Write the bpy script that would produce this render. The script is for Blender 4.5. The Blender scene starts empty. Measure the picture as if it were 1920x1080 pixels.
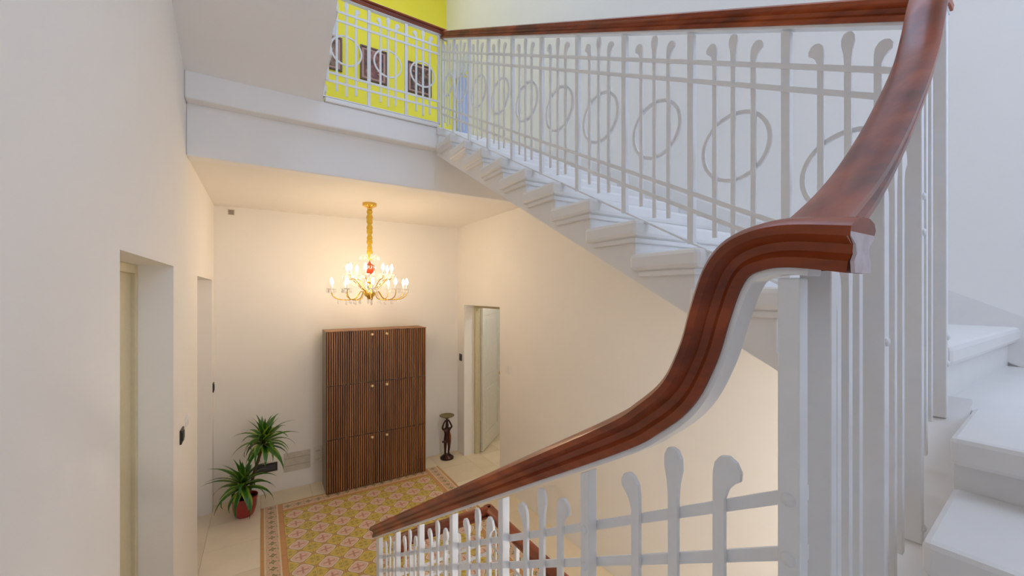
import bpy, bmesh, math, random
from mathutils import Vector, Matrix
random.seed(7)
PI = math.pi
scene = bpy.context.scene
col = scene.collection

# ------------------------------------------------------------------ camera
cam_data = bpy.data.cameras.new('camera')
cam_data.sensor_width = 36.0
cam_data.lens = 748.0 / 1920.0 * 36.0
cam_data.shift_y = 10.0 / 1920.0
cam_data.clip_start = 0.02
cam = bpy.data.objects.new('camera', cam_data)
col.objects.link(cam)
cam.location = (0, 0, 0)
cam.rotation_euler = (PI / 2, 0, -math.radians(32.1))
scene.camera = cam

# ------------------------------------------------------------------ world, daylight, exposure
world = bpy.data.worlds.new('world')
scene.world = world
world.use_nodes = True
bg = world.node_tree.nodes['Background']
bg.inputs[0].default_value = (0.60, 0.725, 1.0, 1)
bg.inputs[1].default_value = 4.9
BULB_POWER = 98.0
scene.view_settings.view_transform = 'Standard'
scene.view_settings.look = 'None'
scene.view_settings.gamma = 1.0
scene.view_settings.use_curve_mapping = False
scene.view_settings.exposure = -0.04
try:
    scene.cycles.use_denoising = True
    scene.cycles.max_bounces = 12
    scene.cycles.glossy_bounces = 3
    scene.cycles.transmission_bounces = 3
    scene.cycles.use_adaptive_sampling = True
    scene.cycles.adaptive_threshold = 0.05
    scene.cycles.diffuse_bounces = 8
    scene.cycles.caustics_reflective = False
    scene.cycles.caustics_refractive = False
    scene.cycles.sample_clamp_indirect = 6.0
except Exception:
    pass


def portal(loc, rot, sx, sy):
    l = bpy.data.lights.new('daylight_portal', 'AREA')
    l.shape = 'RECTANGLE'
    l.size, l.size_y = sx, sy
    l.cycles.is_portal = True
    o = bpy.data.objects.new('daylight_portal', l)
    o.location = loc
    o.rotation_euler = rot
    col.objects.link(o)


portal((1.52, 1.7, 4.72), (0, 0, 0), 1.7, 2.9)          # added skylight over the well
portal((3.72, 5.15, 3.0), (0, PI / 2, 0), 1.4, 0.9)           # added passage window upstairs
portal((1.82, -1.02, -1.4), (PI / 2, 0, 0), 1.0, 1.4)      # added glazed door, fill for the hall
portal((1.65, -1.02, 1.75), (PI / 2, 0, 0), 1.1, 2.7)     # added stair window behind the photographer

# ------------------------------------------------------------------ material helpers
class NT:
    def __init__(self, name):
        self.m = bpy.data.materials.new(name)
        self.m.use_nodes = True
        self.t = self.m.node_tree
        self.b = self.t.nodes['Principled BSDF']

    def node(self, kind, **kw):
        n = self.t.nodes.new(kind)
        for k, v in kw.items():
            setattr(n, k, v)
        return n

    def link(self, a, b):
        self.t.links.new(a, b)

    def inp(self, sock, v):
        if isinstance(v, (int, float)):
            sock.default_value = v
        elif isinstance(v, (tuple, list)):
            sock.default_value = tuple(v) + ((1,) if len(v) == 3 and sock.type == 'RGBA' else ())
        else:
            self.link(v, sock)

    def op(self, o, a, b=0.0, c=None):
        n = self.node('ShaderNodeMath', operation=o)
        self.inp(n.inputs[0], a)
        self.inp(n.inputs[1], b)
        if c is not None:
            self.inp(n.inputs[2], c)
        return n.outputs[0]

    def lt(self, a, b):
        return self.op('LESS_THAN', a, b)

    def mix(self, f, a, b):
        n = self.node('ShaderNodeMix', data_type='RGBA')
        self.inp(n.inputs[0], f)
        self.inp(n.inputs[6], a)
        self.inp(n.inputs[7], b)
        return n.outputs[2]

    def obj(self):
        tc = self.node('ShaderNodeTexCoord')
        return tc.outputs['Object']

    def xyz(self, v):
        s = self.node('ShaderNodeSeparateXYZ')
        self.link(v, s.inputs[0])
        return s.outputs[0], s.outputs[1], s.outputs[2]

    def noise(self, vec, scale, detail=4, rough=0.5, stretch=None):
        if stretch:
            mp = self.node('ShaderNodeMapping')
            mp.inputs['Scale'].default_value = stretch
            self.link(vec, mp.inputs[0])
            vec = mp.outputs[0]
        n = self.node('ShaderNodeTexNoise')
        n.inputs['Scale'].default_value = scale
        n.inputs['Detail'].default_value = detail
        n.inputs['Roughness'].default_value = rough
        self.link(vec, n.inputs['Vector'])
        return n.outputs[0]

    def ramp(self, f, stops):
        r = self.node('ShaderNodeValToRGB')
        e = r.color_ramp.elements
        while len(e) < len(stops):
            e.new(0.5)
        for i, (p, c) in enumerate(stops):
            e[i].position = p
            e[i].color = tuple(c) + (1,)
        self.link(f, r.inputs[0])
        return r.outputs[0]

    def bump(self, h, strength, dist=0.01):
        n = self.node('ShaderNodeBump')
        n.inputs['Strength'].default_value = strength
        n.inputs['Distance'].default_value = dist
        self.link(h, n.inputs['Height'])
        self.link(n.outputs[0], self.b.inputs['Normal'])

    def set(self, color=None, rough=None, metal=None, coat=None, spec=None):
        if color is not None:
            self.inp(self.b.inputs['Base Color'], color)
        if rough is not None:
            self.inp(self.b.inputs['Roughness'], rough)
        if metal is not None:
            self.b.inputs['Metallic'].default_value = metal
        if coat is not None:
            self.b.inputs['Coat Weight'].default_value = coat
            self.b.inputs['Coat Roughness'].default_value = 0.12
        if spec is not None:
            self.b.inputs['Specular IOR Level'].default_value = spec
        return self.m


def plaster(name, c, var=0.03, rough=0.75, bump=0.08, scale=6):
    n = NT(name)
    o = n.obj()
    f = n.noise(o, scale, 2, 0.6)
    a = tuple(max(0, k - var) for k in c)
    b = tuple(min(1, k + var) for k in c)
    n.set(n.mix(f, a, b), rough)
    g = n.noise(o, 60, 1, 0.6)
    n.bump(g, bump, 0.004)
    return n.m


def plain(name, c, rough=0.5, metal=0.0, coat=None, var=0.04, scale=25):
    n = NT(name)
    f = n.noise(n.obj(), scale, 2)
    a = tuple(max(0, k * (1 - var * 2)) for k in c)
    b = tuple(min(1, k * (1 + var * 2)) for k in c)
    return n.set(n.mix(f, a, b), rough, metal, coat)


def mahogany(name, stretch):
    n = NT(name)
    o = n.obj()
    f = n.noise(o, 9, 6, 0.62, stretch)
    g = n.noise(o, 3.5, 3, 0.5, tuple(0.35 + 0.65 * k for k in stretch))
    c1 = n.ramp(f, [(0.41, (0.045, 0.006, 0.002)), (0.52, (0.22, 0.032, 0.006)), (0.66, (0.43, 0.092, 0.017))])
    c2 = n.ramp(g, [(0.35, (0.13, 0.016, 0.004)), (0.65, (0.42, 0.095, 0.020))])
    n.set(n.mix(0.4, c1, c2), 0.34, 0, 0.12, 0.35)
    n.bump(f, 0.05, 0.003)
    return n.m


M = {}
M['wall'] = plaster('white_plaster', (0.87, 0.85, 0.815), 0.012)
M['wall_up'] = plaster('white_plaster_upstairs', (0.84, 0.83, 0.815), 0.012)
M['yellow'] = plaster('yellow_paint', (0.88, 0.80, 0.07), 0.02)
M['ceil'] = plaster('ceiling_plaster', (0.84, 0.81, 0.76), 0.012)
M['stone'] = plaster('white_stair_stone', (0.80, 0.785, 0.76), 0.03, 0.45, 0.04, 9)
M['iron'] = plain('white_painted_iron', (0.78, 0.785, 0.79), 0.38, 0, 0.1, 0.02, 30)
M['mah_y'] = mahogany('mahogany_along_flight', (1, 0.12, 1))
M['mah_x'] = mahogany('mahogany_across_well', (0.12, 1, 1))
M['endgrain'] = plain('daylit_end_grain', (0.55, 0.47, 0.50), 0.4, 0, 0.2, 0.15, 60)  # grey-lavender of daylight on the cut face, put into the colour
M['jamb'] = plaster('grey_white_jamb', (0.72, 0.70, 0.69), 0.01)
M['doorcream'] = plain('cream_door_paint', (0.62, 0.56, 0.38), 0.5)
M['doorwhite'] = plain('white_door_paint', (0.80, 0.79, 0.74), 0.45)
M['doorblue'] = plain('pale_blue_door_paint', (0.42, 0.50, 0.78), 0.5)
M['dark'] = plain('black_plastic', (0.02, 0.018, 0.018), 0.35)
M['whitepl'] = plain('white_plastic', (0.82, 0.81, 0.78), 0.4)
M['greyplate'] = plain('stone_grey_cover', (0.60, 0.57, 0.49), 0.6, var=0.08, scale=14)
M['gold'] = plain('polished_brass', (0.78, 0.50, 0.10), 0.25, 0.85)
M['knob'] = plain('pale_brass_knob', (0.85, 0.68, 0.38), 0.3, 0.4)
M['goldcloth'] = plain('gold_chain_sleeve', (0.75, 0.46, 0.05), 0.45, 0.4, var=0.25, scale=90)
M['bronze'] = plain('dark_bronze', (0.055, 0.022, 0.018), 0.3, 0.7, var=0.3, scale=30)
M['bronzelt'] = plain('olive_bronze', (0.20, 0.15, 0.045), 0.4, 0.6, var=0.2)
M['pot'] = plain('red_glazed_pot', (0.32, 0.012, 0.012), 0.22, 0, 0.5)
M['soil'] = plain('potting_soil', (0.05, 0.03, 0.02), 0.9, var=0.3, scale=80)
M['bark'] = plain('plant_stem', (0.09, 0.07, 0.03), 0.7)
M['redglass'] = plain('ruby_glass', (0.35, 0.05, 0.02), 0.12, 0, 0.6)
M['frame'] = plain('picture_frame_wood', (0.10, 0.05, 0.04), 0.4)
M['grout'] = plain('floor_bed', (0.42, 0.36, 0.26), 0.8)


def crystal():
    n = NT('cut_crystal')
    tl = n.node('ShaderNodeBsdfTranslucent')
    tl.inputs['Color'].default_value = (0.95, 0.93, 0.90, 1)
    n.set((0.93, 0.92, 0.90), 0.08)
    mx = n.node('ShaderNodeMixShader')
    mx.inputs[0].default_value = 0.5
    n.link(n.b.outputs[0], mx.inputs[1])
    n.link(tl.outputs[0], mx.inputs[2])
    out = [k for k in n.t.nodes if k.type == 'OUTPUT_MATERIAL'][0]
    n.link(mx.outputs[0], out.inputs[0])
    return n.m


M['crystal'] = crystal()


def bulb_mat():
    n = NT('lit_candle_bulb')
    n.set((1, 0.9, 0.7), 0.3)
    n.b.inputs['Emission Color'].default_value = (1.0, 0.76, 0.50, 1)
    n.b.inputs['Emission Strength'].default_value = BULB_POWER
    return n.m


M['bulb'] = bulb_mat()


def pane_mat():
    n = NT('clear_window_pane')
    tr = n.node('ShaderNodeBsdfTransparent')
    gl = n.node('ShaderNodeBsdfGlossy')
    gl.inputs['Roughness'].default_value = 0.02
    mx = n.node('ShaderNodeMixShader')
    mx.inputs[0].default_value = 0.06
    n.link(tr.outputs[0], mx.inputs[1])
    n.link(gl.outputs[0], mx.inputs[2])
    out = [k for k in n.t.nodes if k.type == 'OUTPUT_MATERIAL'][0]
    n.link(mx.outputs[0], out.inputs[0])
    return n.m


M['pane'] = pane_mat()


def walnut():
    n = NT('walnut_veneer')
    o = n.obj()
    f = n.noise(o, 14, 6, 0.6, (1, 1, 0.06))
    n.set(n.ramp(f, [(0.3, (0.15, 0.056, 0.014)), (0.52, (0.28, 0.115, 0.031)), (0.72, (0.39, 0.175, 0.054))]), 0.42)
    return n.m


M['walnut'] = walnut()
M['walnut_dk'] = plain('walnut_groove', (0.018, 0.006, 0.003), 0.7)
M['cabside'] = plain('grey_brown_side_panel', (0.20, 0.17, 0.135), 0.5)


def limestone(name, c):
    n = NT(name)
    info = n.node('ShaderNodeObjectInfo')
    o = n.obj()
    f = n.noise(o, 5, 6, 0.62)
    base = n.mix(f, tuple(k * 0.88 for k in c), tuple(min(1, k * 1.06) for k in c))
    tint = n.mix(info.outputs['Random'], (0.90, 0.88, 0.84), (1.0, 1.0, 1.0))
    m2 = n.node('ShaderNodeMix', data_type='RGBA', blend_type='MULTIPLY')
    m2.inputs[0].default_value = 1.0
    n.link(base, m2.inputs[6])
    n.link(tint, m2.inputs[7])
    n.set(m2.outputs[2], 0.35)
    return n.m


M['lime'] = limestone('beige_limestone', (0.92, 0.82, 0.63))


def superell(n, x, y, p):
    return n.op('POWER', n.op('ADD', n.op('POWER', x, p), n.op('POWER', y, p)), 1.0 / p)


def field_tile():
    n = NT('patterned_cement_tile')
    o = n.obj()
    x, y, z = n.xyz(o)
    ax, ay = n.op('ABSOLUTE', x), n.op('ABSOLUTE', y)
    cx, cy = n.op('SUBTRACT', 0.1, ax), n.op('SUBTRACT', 0.1, ay)
    wob = n.noise(o, 40, 2)
    f1 = n.op('ADD', superell(n, ax, ay, 1.35), n.op('MULTIPLY', n.op('SUBTRACT', wob, 0.5), 0.008))
    cxm, cym = n.op('MAXIMUM', cx, 0.0001), n.op('MAXIMUM', cy, 0.0001)
    f2 = superell(n, cxm, cym, 1.35)
    c = n.mix(n.noise(o, 30, 2), (0.50, 0.33, 0.10), (0.62, 0.45, 0.18))
    sq = n.op('MINIMUM', n.op('MAXIMUM', cx, ay), n.op('MAXIMUM', ax, cy))
    c = n.mix(n.lt(sq, 0.013), c, (0.62, 0.32, 0.13))
    # gold cushions on the tile corners
    c = n.mix(n.lt(f2, 0.083), c, (0.34, 0.24, 0.10))
    c = n.mix(n.lt(f2, 0.080), c, (0.72, 0.56, 0.17))
    gold = n.mix(n.noise(o, 26, 3), (0.62, 0.45, 0.07), (0.74, 0.57, 0.14))
    c = n.mix(n.lt(f2, 0.070), c, gold)
    lx, ly = n.op('SUBTRACT', cx, 0.022), n.op('SUBTRACT', cy, 0.022)
    leaf = n.op('SQRT', n.op('ADD', n.op('MULTIPLY', lx, lx), n.op('MULTIPLY', ly, ly)))
    c = n.mix(n.lt(leaf, 0.015), c, (0.46, 0.36, 0.09))
    c = n.mix(n.op('MULTIPLY', n.lt(n.op('MINIMUM', cx, cy), 0.0035), n.lt(f2, 0.06)), c, (0.66, 0.52, 0.20))
    # rose cushion in the middle
    c = n.mix(n.lt(f1, 0.087), c, (0.22, 0.13, 0.07))
    c = n.mix(n.lt(f1, 0.083), c, (0.86, 0.74, 0.58))
    rose = n.mix(n.noise(o, 35, 3), (0.70, 0.46, 0.35), (0.80, 0.58, 0.47))
    c = n.mix(n.lt(f1, 0.073), c, rose)
    arm = n.op('MULTIPLY', n.lt(n.op('MINIMUM', ax, ay), 0.007), n.lt(n.op('MAXIMUM', ax, ay), 0.045))
    c = n.mix(arm, c, (0.56, 0.28, 0.20))
    dx, dy = n.op('SUBTRACT', ax, 0.024), n.op('SUBTRACT', ay, 0.024)
    pet = n.op('SQRT', n.op('ADD', n.op('MULTIPLY', dx, dx), n.op('MULTIPLY', dy, dy)))
    c = n.mix(n.lt(pet, 0.011), c, (0.80, 0.57, 0.44))
    return n.set(c, 0.38)


def border_tile():
    n = NT('border_cement_tile')
    o = n.obj()
    x, y, z = n.xyz(o)
    u = n.op('ADD', x, 0.1)          # 0 = outer edge, 0.2 = inner edge
    c = n.mix(n.noise(o, 20, 3), (0.56, 0.30, 0.11), (0.64, 0.37, 0.16))
    c = n.mix(n.op('GREATER_THAN', u, 0.028), c, (0.78, 0.66, 0.42))
    vine = n.noise(o, 34, 3, 0.6)
    fl = n.ramp(vine, [(0.38, (0.36, 0.27, 0.16)), (0.47, (0.78, 0.62, 0.42)), (0.56, (0.66, 0.36, 0.24)), (0.68, (0.82, 0.66, 0.48))])
    inside = n.op('MULTIPLY', n.op('GREATER_THAN', u, 0.040), n.lt(u, 0.143))
    c = n.mix(inside, c, fl)
    # a grey green flower and a half one at either end
    for off in (-0.05, 0.05):
        fx = n.op('SUBTRACT', u, 0.092)
        fy = n.op('SUBTRACT', y, off)
        r = n.op('SQRT', n.op('ADD', n.op('MULTIPLY', fx, fx), n.op('MULTIPLY', fy, fy)))
        ang = n.op('ARCTAN2', fy, fx)
        rr = n.op('ADD', 0.022, n.op('MULTIPLY', n.op('COSINE', n.op('MULTIPLY', ang, 4)), 0.008))
        c = n.mix(n.lt(r, rr), c, (0.25, 0.22, 0.10))
        c = n.mix(n.lt(r, 0.007), c, (0.60, 0.50, 0.20))
    c = n.mix(n.op('GREATER_THAN', u, 0.155), c, (0.62, 0.32, 0.13))
    return n.set(c, 0.38)


M['ftile'] = field_tile()
M['btile'] = border_tile()


def leaf_mat():
    n = NT('variegated_strap_leaf')
    x, y, z = n.xyz(n.obj())
    ay = n.op('ABSOLUTE', y)
    info = n.node('ShaderNodeObjectInfo')
    c = n.mix(n.op('MULTIPLY', ay, 38), (0.016, 0.10, 0.010), (0.05, 0.22, 0.016))
    c = n.mix(n.op('GREATER_THAN', ay, 0.0165), c, (0.33, 0.46, 0.05))
    c2 = n.mix(n.op('MULTIPLY', info.outputs['Random'], 0.5), c, (0.05, 0.15, 0.01))
    return n.set(c2, 0.35)


M['leaf'] = leaf_mat()


def art_mat(name, seed, a, b, c):
    n = NT(name)
    o = n.obj()
    mp = n.node('ShaderNodeMapping')
    mp.inputs['Location'].default_value = (seed, seed * 1.7, 0)
    n.link(o, mp.inputs[0])
    f = n.noise(mp.outputs[0], 11, 5, 0.7)
    v = n.node('ShaderNodeTexVoronoi')
    v.inputs['Scale'].default_value = 17
    n.link(mp.outputs[0], v.inputs['Vector'])
    base = n.ramp(f, [(0.36, a), (0.5, b), (0.62, c)])
    cc = n.mix(n.lt(v.outputs['Distance'], 0.24), base, (0.42, 0.20, 0.17))
    return n.set(cc, 0.5)


M['art1'] = art_mat('print_of_rose_and_grey_shapes', 1.0, (0.03, 0.02, 0.025), (0.17, 0.05, 0.055), (0.30, 0.13, 0.12))
M['art2'] = art_mat('print_of_dark_shapes', 5.3, (0.02, 0.02, 0.02), (0.10, 0.05, 0.045), (0.26, 0.17, 0.14))
M['art3'] = art_mat('print_of_brown_shapes', 9.1, (0.05, 0.03, 0.02), (0.16, 0.09, 0.06), (0.30, 0.2, 0.15))
M['mat'] = plain('picture_mount', (0.50, 0.30, 0.25), 0.6)

# ------------------------------------------------------------------ mesh helpers
class MB:
    def __init__(self):
        self.v, self.f = [], []

    def add(self, vs, fs):
        k = len(self.v)
        self.v += [tuple(p) for p in vs]
        self.f += [tuple(i + k for i in f) for f in fs]
        return self

    def box(self, x0, x1, y0, y1, z0, z1):
        v = [(x, y, z) for z in (z0, z1) for y in (y0, y1) for x in (x0, x1)]
        return self.add(v, [(0, 2, 3, 1), (4, 5, 7, 6), (0, 1, 5, 4), (2, 6, 7, 3), (0, 4, 6, 2), (1, 3, 7, 5)])

    def extr(self, poly, fn, c0, c1):
        """poly of (a, b), mapped by fn(a, b, c) and extruded from c0 to c1"""
        n = len(poly)
        v = [fn(a, b, c0) for a, b in poly] + [fn(a, b, c1) for a, b in poly]
        f = [tuple(range(n))[::-1], tuple(range(n, 2 * n))]
        f += [(i, (i + 1) % n, n + (i + 1) % n, n + i) for i in range(n)]
        return self.add(v, f)

    def prism(self, poly, z0, z1):
        return self.extr(poly, lambda a, b, c: (a, b, c), z0, z1)

    def ringband(self, fn, a0, b0, r0, r1, c0, c1, n=40):
        v = []
        for i in range(n):
            t = 2 * PI * i / n
            for r, c in ((r0, c0), (r1, c0), (r1, c1), (r0, c1)):
                v.append(fn(a0 + r * math.cos(t), b0 + r * math.sin(t), c))
        f = []
        for i in range(n):
            j = (i + 1) % n
            for k in range(4):
                f.append((4 * i + k, 4 * i + (k + 1) % 4, 4 * j + (k + 1) % 4, 4 * j + k))
        return self.add(v, f)

    def lathe(self, prof, n=24, c=(0, 0, 0), cap=True):
        v, f = [], []
        for r, z in prof:
            for i in range(n):
                t = 2 * PI * i / n
                v.append((c[0] + r * math.cos(t), c[1] + r * math.sin(t), c[2] + z))
        for k in range(len(prof) - 1):
            for i in range(n):
                j = (i + 1) % n
                f.append((k * n + i, k * n + j, (k + 1) * n + j, (k + 1) * n + i))
        if cap:
            f.append(tuple(range(n))[::-1])
            f.append(tuple(range((len(prof) - 1) * n, len(prof) * n)))
        return self.add(v, f)

    def tube(self, pts, rad, n=8):
        pts = [Vector(p) for p in pts]
        v, f = [], []
        up = Vector((0.013, 0.021, 1))
        for i, p in enumerate(pts):
            t = (pts[min(i + 1, len(pts) - 1)] - pts[max(i - 1, 0)]).normalized()
            a = t.cross(up)
            if a.length < 0.05:
                a = t.cross(Vector((1, 0, 0)))
            a.normalize()
            b = a.cross(t)
            r = rad[i] if isinstance(rad, (list, tuple)) else rad
            for k in range(n):
                q = 2 * PI * k / n
                v.append(p + a * (r * math.cos(q)) + b * (r * math.sin(q)))
        for i in range(len(pts) - 1):
            for k in range(n):
                j = (k + 1) % n
                f.append((i * n + k, i * n + j, (i + 1) * n + j, (i + 1) * n + k))
        f.append(tuple(range(n))[::-1])
        f.append(tuple(range((len(pts) - 1) * n, len(pts) * n)))
        return self.add(v, f)

    def sweep(self, pts, side, prof, cap=True):
        """profile (side, up) swept along pts; side is the fixed horizontal side vector or a list"""
        pts = [Vector(p) for p in pts]
        n = len(prof)
        v, f = [], []
        for i, p in enumerate(pts):
            t = (pts[min(i + 1, len(pts) - 1)] - pts[max(i - 1, 0)]).normalized()
            s = Vector(side[i] if isinstance(side, list) else side)
            u = s.cross(t)
            if u.z < 0 or (abs(u.z) < 0.05 and False):
                u = -u
            u.normalize()
            for a, b in prof:
                v.append(p + s * a + u * b)
        for i in range(len(pts) - 1):
            for k in range(n):
                j = (k + 1) % n
                f.append((i * n + k, i * n + j, (i + 1) * n + j, (i + 1) * n + k))
        if cap:
            f.append(tuple(range(n))[::-1])
            f.append(tuple(range((len(pts) - 1) * n, len(pts) * n)))
        return self.add(v, f)

    def mesh(self, name, mat, smooth=None):
        me = bpy.data.meshes.new(name)
        me.from_pydata(self.v, [], self.f)
        bm = bmesh.new()
        bm.from_mesh(me)
        bmesh.ops.recalc_face_normals(bm, faces=bm.faces)
        bm.to_mesh(me)
        bm.free()
        me.materials.append(mat)
        if smooth is not None:
            for p in me.polygons:
                p.use_smooth = True
            me.set_sharp_from_angle(angle=math.radians(smooth))
        return me

    def build(self, name, mat, parent=None, smooth=None, bevel=None, label=None):
        return place(name, self.mesh(name, mat, smooth), parent, bevel=bevel, label=label)


def place(name, me, parent=None, loc=(0, 0, 0), rot=(0, 0, 0), bevel=None, label=None, scale=1.0):
    o = bpy.data.objects.new(name, me)
    col.objects.link(o)
    o.location = loc
    o.rotation_euler = rot
    if scale != 1.0:
        o.scale = (scale, scale, scale) if isinstance(scale, (int, float)) else scale
    if parent is not None:
        o.parent = parent
        w = Matrix.Identity(4)
        q = parent
        mats = []
        while q is not None:
            mats.append(q)
            q = q.parent
        for q in reversed(mats):
            w = w @ q.matrix_parent_inverse @ q.matrix_basis
        o.matrix_parent_inverse = w.inverted()
    if bevel:
        b = o.modifiers.new('bevel', 'BEVEL')
        b.width = bevel
        b.segments = 2
        b.limit_method = 'ANGLE'
    if label:
        o['label'] = label
    return o


def tag(o, label, cat, group=None, kind=None):
    o['label'] = label
    o['category'] = cat
    if group:
        o['group'] = group
    if kind:
        o['kind'] = kind
    return o


def thing(name, loc, label, cat, group=None, kind=None):
    e = bpy.data.objects.new(name, None)
    e.empty_display_size = 0.1
    col.objects.link(e)
    e.location = loc
    return tag(e, label, cat, group, kind)


# ------------------------------------------------------------------ dimensions
XL, XR = -0.44, 2.43            # side walls
YB, YU, YS = 5.38, 5.80, -0.92  # hall back wall, upstairs back wall, wall behind the camera
ZF, ZC, ZL, ZT = -2.30, 0.955, 1.50, 4.60
WT = 0.22
YE = 3.42                       # edge of the upstairs landing


def grid_wall(cuts_a, cuts_b, holes, make):
    m = MB()
    for i in range(len(cuts_a) - 1):
        for j in range(len(cuts_b) - 1):
            ca, cb = (cuts_a[i] + cuts_a[i + 1]) / 2, (cuts_b[j] + cuts_b[j + 1]) / 2
            if any(h[0] < ca < h[1] and h[2] < cb < h[3] for h in holes):
                continue
            make(m, cuts_a[i], cuts_a[i + 1], cuts_b[j], cuts_b[j + 1])
    return m


def cuts(lo, hi, vals):
    return sorted({lo, hi, *[v for v in vals if lo < v < hi]})


# left wall with two door openings
hl = [(2.00, 3.05, ZF - 0.2, 0.16), (4.07, 5.20, ZF - 0.2, 0.14)]
wl = grid_wall(cuts(YS, YU, [a for h in hl for a in h[:2]]), cuts(ZF - 0.15, ZT, [a for h in hl for a in h[2:]]), hl,
               lambda m, a, b, c, d: m.box(XL - WT, XL, a, b, c, d)).build('wall_left', M['wall'])
tag(wl, 'long white plastered wall with two tall doorways', 'wall', kind='structure')

# right wall with hall door and upstairs doorway
hr = [(4.15, 5.15, ZF - 0.2, -0.165), (4.96, YU + 0.1, ZL, 3.38)]
wr = grid_wall(cuts(YS, YU, [a for h in hr for a in h[:2]]), cuts(ZF - 0.15, ZT, [a for h in hr for a in h[2:]]), hr,
               lambda m, a, b, c, d: m.box(XR, XR + WT, a, b, c, d)).build('wall_right', M['wall'])
tag(wr, 'white plastered wall beside and under the stair flight', 'wall', kind='structure')

wb = MB().box(XL, XR, YB, YU + 0.2, ZF - 0.15, ZC).build('wall_back', M['wall'])
tag(wb, 'cream lit back wall of the hall behind the cabinet', 'wall', kind='structure')
wu = MB().box(XL, XR + 1.4, YU, YU + 0.2, ZL, ZT).build('wall_upstairs', M['yellow'])
tag(wu, 'bright yellow wall upstairs behind the white railing', 'wall', kind='structure')

# wall behind the photographer with a stair window and glazed door added for daylight
hs = [(1.10, 2.20, 0.40, 3.10), (1.32, 2.32, ZF - 0.2, -0.70)]
ws = grid_wall(cuts(XL - WT, XR + WT, [1.10, 1.32, 2.20, 2.32]), cuts(ZF - 0.15, ZT, [-0.70, 0.40, 3.10]), hs,
               lambda m, a, b, c, d: m.box(a, b, YS - WT, YS, c, d)).build('wall_front', M['wall'])
tag(ws, 'white plastered wall behind the stair turn', 'wall', kind='structure')
win = thing('added_window_1', (1.65, YS - 0.1, 0.4), 'unseen tall window added behind the stair turn for daylight', 'window', kind='structure')
fr = MB()
for a, b, c, d in ((1.10, 2.20, 0.40, 0.46), (1.10, 2.20, 3.04, 3.10), (1.10, 1.16, 0.46, 3.04), (2.14, 2.20, 0.46, 3.04), (1.62, 1.68, 0.46, 3.04), (1.16, 1.62, 1.78, 1.83), (1.68, 2.14, 1.78, 1.83)):
    fr.box(a, b, YS - 0.13, YS - 0.07, c, d)
fr.build('added_window_frame', M['doorwhite'], win)
for a, b in ((1.16, 1.62), (1.68, 2.14)):
    for c, d in ((0.46, 1.78), (1.83, 3.04)):
        MB().box(a, b, YS - 0.103, YS - 0.098, c, d).build('pane', M['pane'], win)

de = thing('added_door_5', (1.82, YS - 0.1, ZF), 'unseen glazed door added under the stair turn to light the hall', 'door', kind='structure')  # door out of view, added to bring daylight fill into the hall
fr = MB()
for a, b, c, d in ((1.32, 2.32, ZF - 0.15, ZF + 0.25), (1.32, 2.32, -0.76, -0.70), (1.32, 1.40, ZF + 0.25, -0.76), (2.24, 2.32, ZF + 0.25, -0.76), (1.79, 1.85, ZF + 0.25, -0.76)):
    fr.box(a, b, YS - 0.13, YS - 0.07, c, d)
fr.build('door_frame', M['doorwhite'], de)
for a, b in ((1.40, 1.79), (1.85, 2.24)):
    MB().box(a, b, YS - 0.103, YS - 0.098, ZF + 0.25, -0.76).build('pane', M['pane'], de)

# top ceiling with an unseen skylight added over the well for daylight
cl = grid_wall(cuts(XL - WT, XR + 1.4, [0.70, 2.35]), cuts(YS - WT, YU + 0.2, [0.30, 3.10]), [(0.70, 2.35, 0.30, 3.10)],
               lambda m, a, b, c, d: m.box(a, b, c, d, ZT, ZT + 0.15)).build('ceiling', M['wall_up'])
tag(cl, 'white top ceiling with an added skylight over the stairwell', 'ceiling', kind='structure')
sk = thing('added_skylight', (1.25, 1.7, ZT), 'unseen skylight added over the stairwell for daylight', 'skylight', kind='structure')
fr = MB()
for a, b in ((0.70, 0.76), (1.23, 1.28), (1.77, 1.82), (2.29, 2.35)):
    fr.box(a, b, 0.36, 3.04, ZT + 0.03, ZT + 0.09)
for a, b in ((0.30, 0.36), (3.04, 3.10)):
    fr.box(0.70, 2.35, a, b, ZT + 0.03, ZT + 0.09)
fr.build('added_skylight_frame', M['doorwhite'], sk)
for a, b in ((0.76, 1.23), (1.28, 1.77), (1.82, 2.29)):
    MB().box(a, b, 0.36, 3.04, ZT + 0.055, ZT + 0.06).build('pane', M['pane'], sk)

# upstairs landing: slab, beam below its edge, small kerb under the railing
tag(MB().box(XL, XR, YE + 0.20, YB, ZC, ZC + 0.3).build('ceiling_hall', M['ceil']), 'cream plastered ceiling over the hall around the chandelier', 'ceiling', kind='structure')
tag(MB().box(XL, XR + 1.4, YE, YU, ZC + 0.355, ZL).build('floor_upstairs', M['wall_up'], bevel=0.012), 'white edge of the upstairs landing slab', 'landing', kind='structure')
tag(MB().box(XL, XR, YE + 0.09, YE + 0.20, ZC - 0.006, ZC + 0.36).build('trim_1', M['wall_up'], bevel=0.008), 'recessed white beam under the landing edge', 'beam', kind='structure')
tag(MB().box(0.42, 1.36, YE - 0.015, YE + 0.10, ZL, ZL + 0.035).build('trim_2', M['wall_up'], bevel=0.006), 'low white kerb under the upstairs railing', 'kerb', kind='structure')

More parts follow.
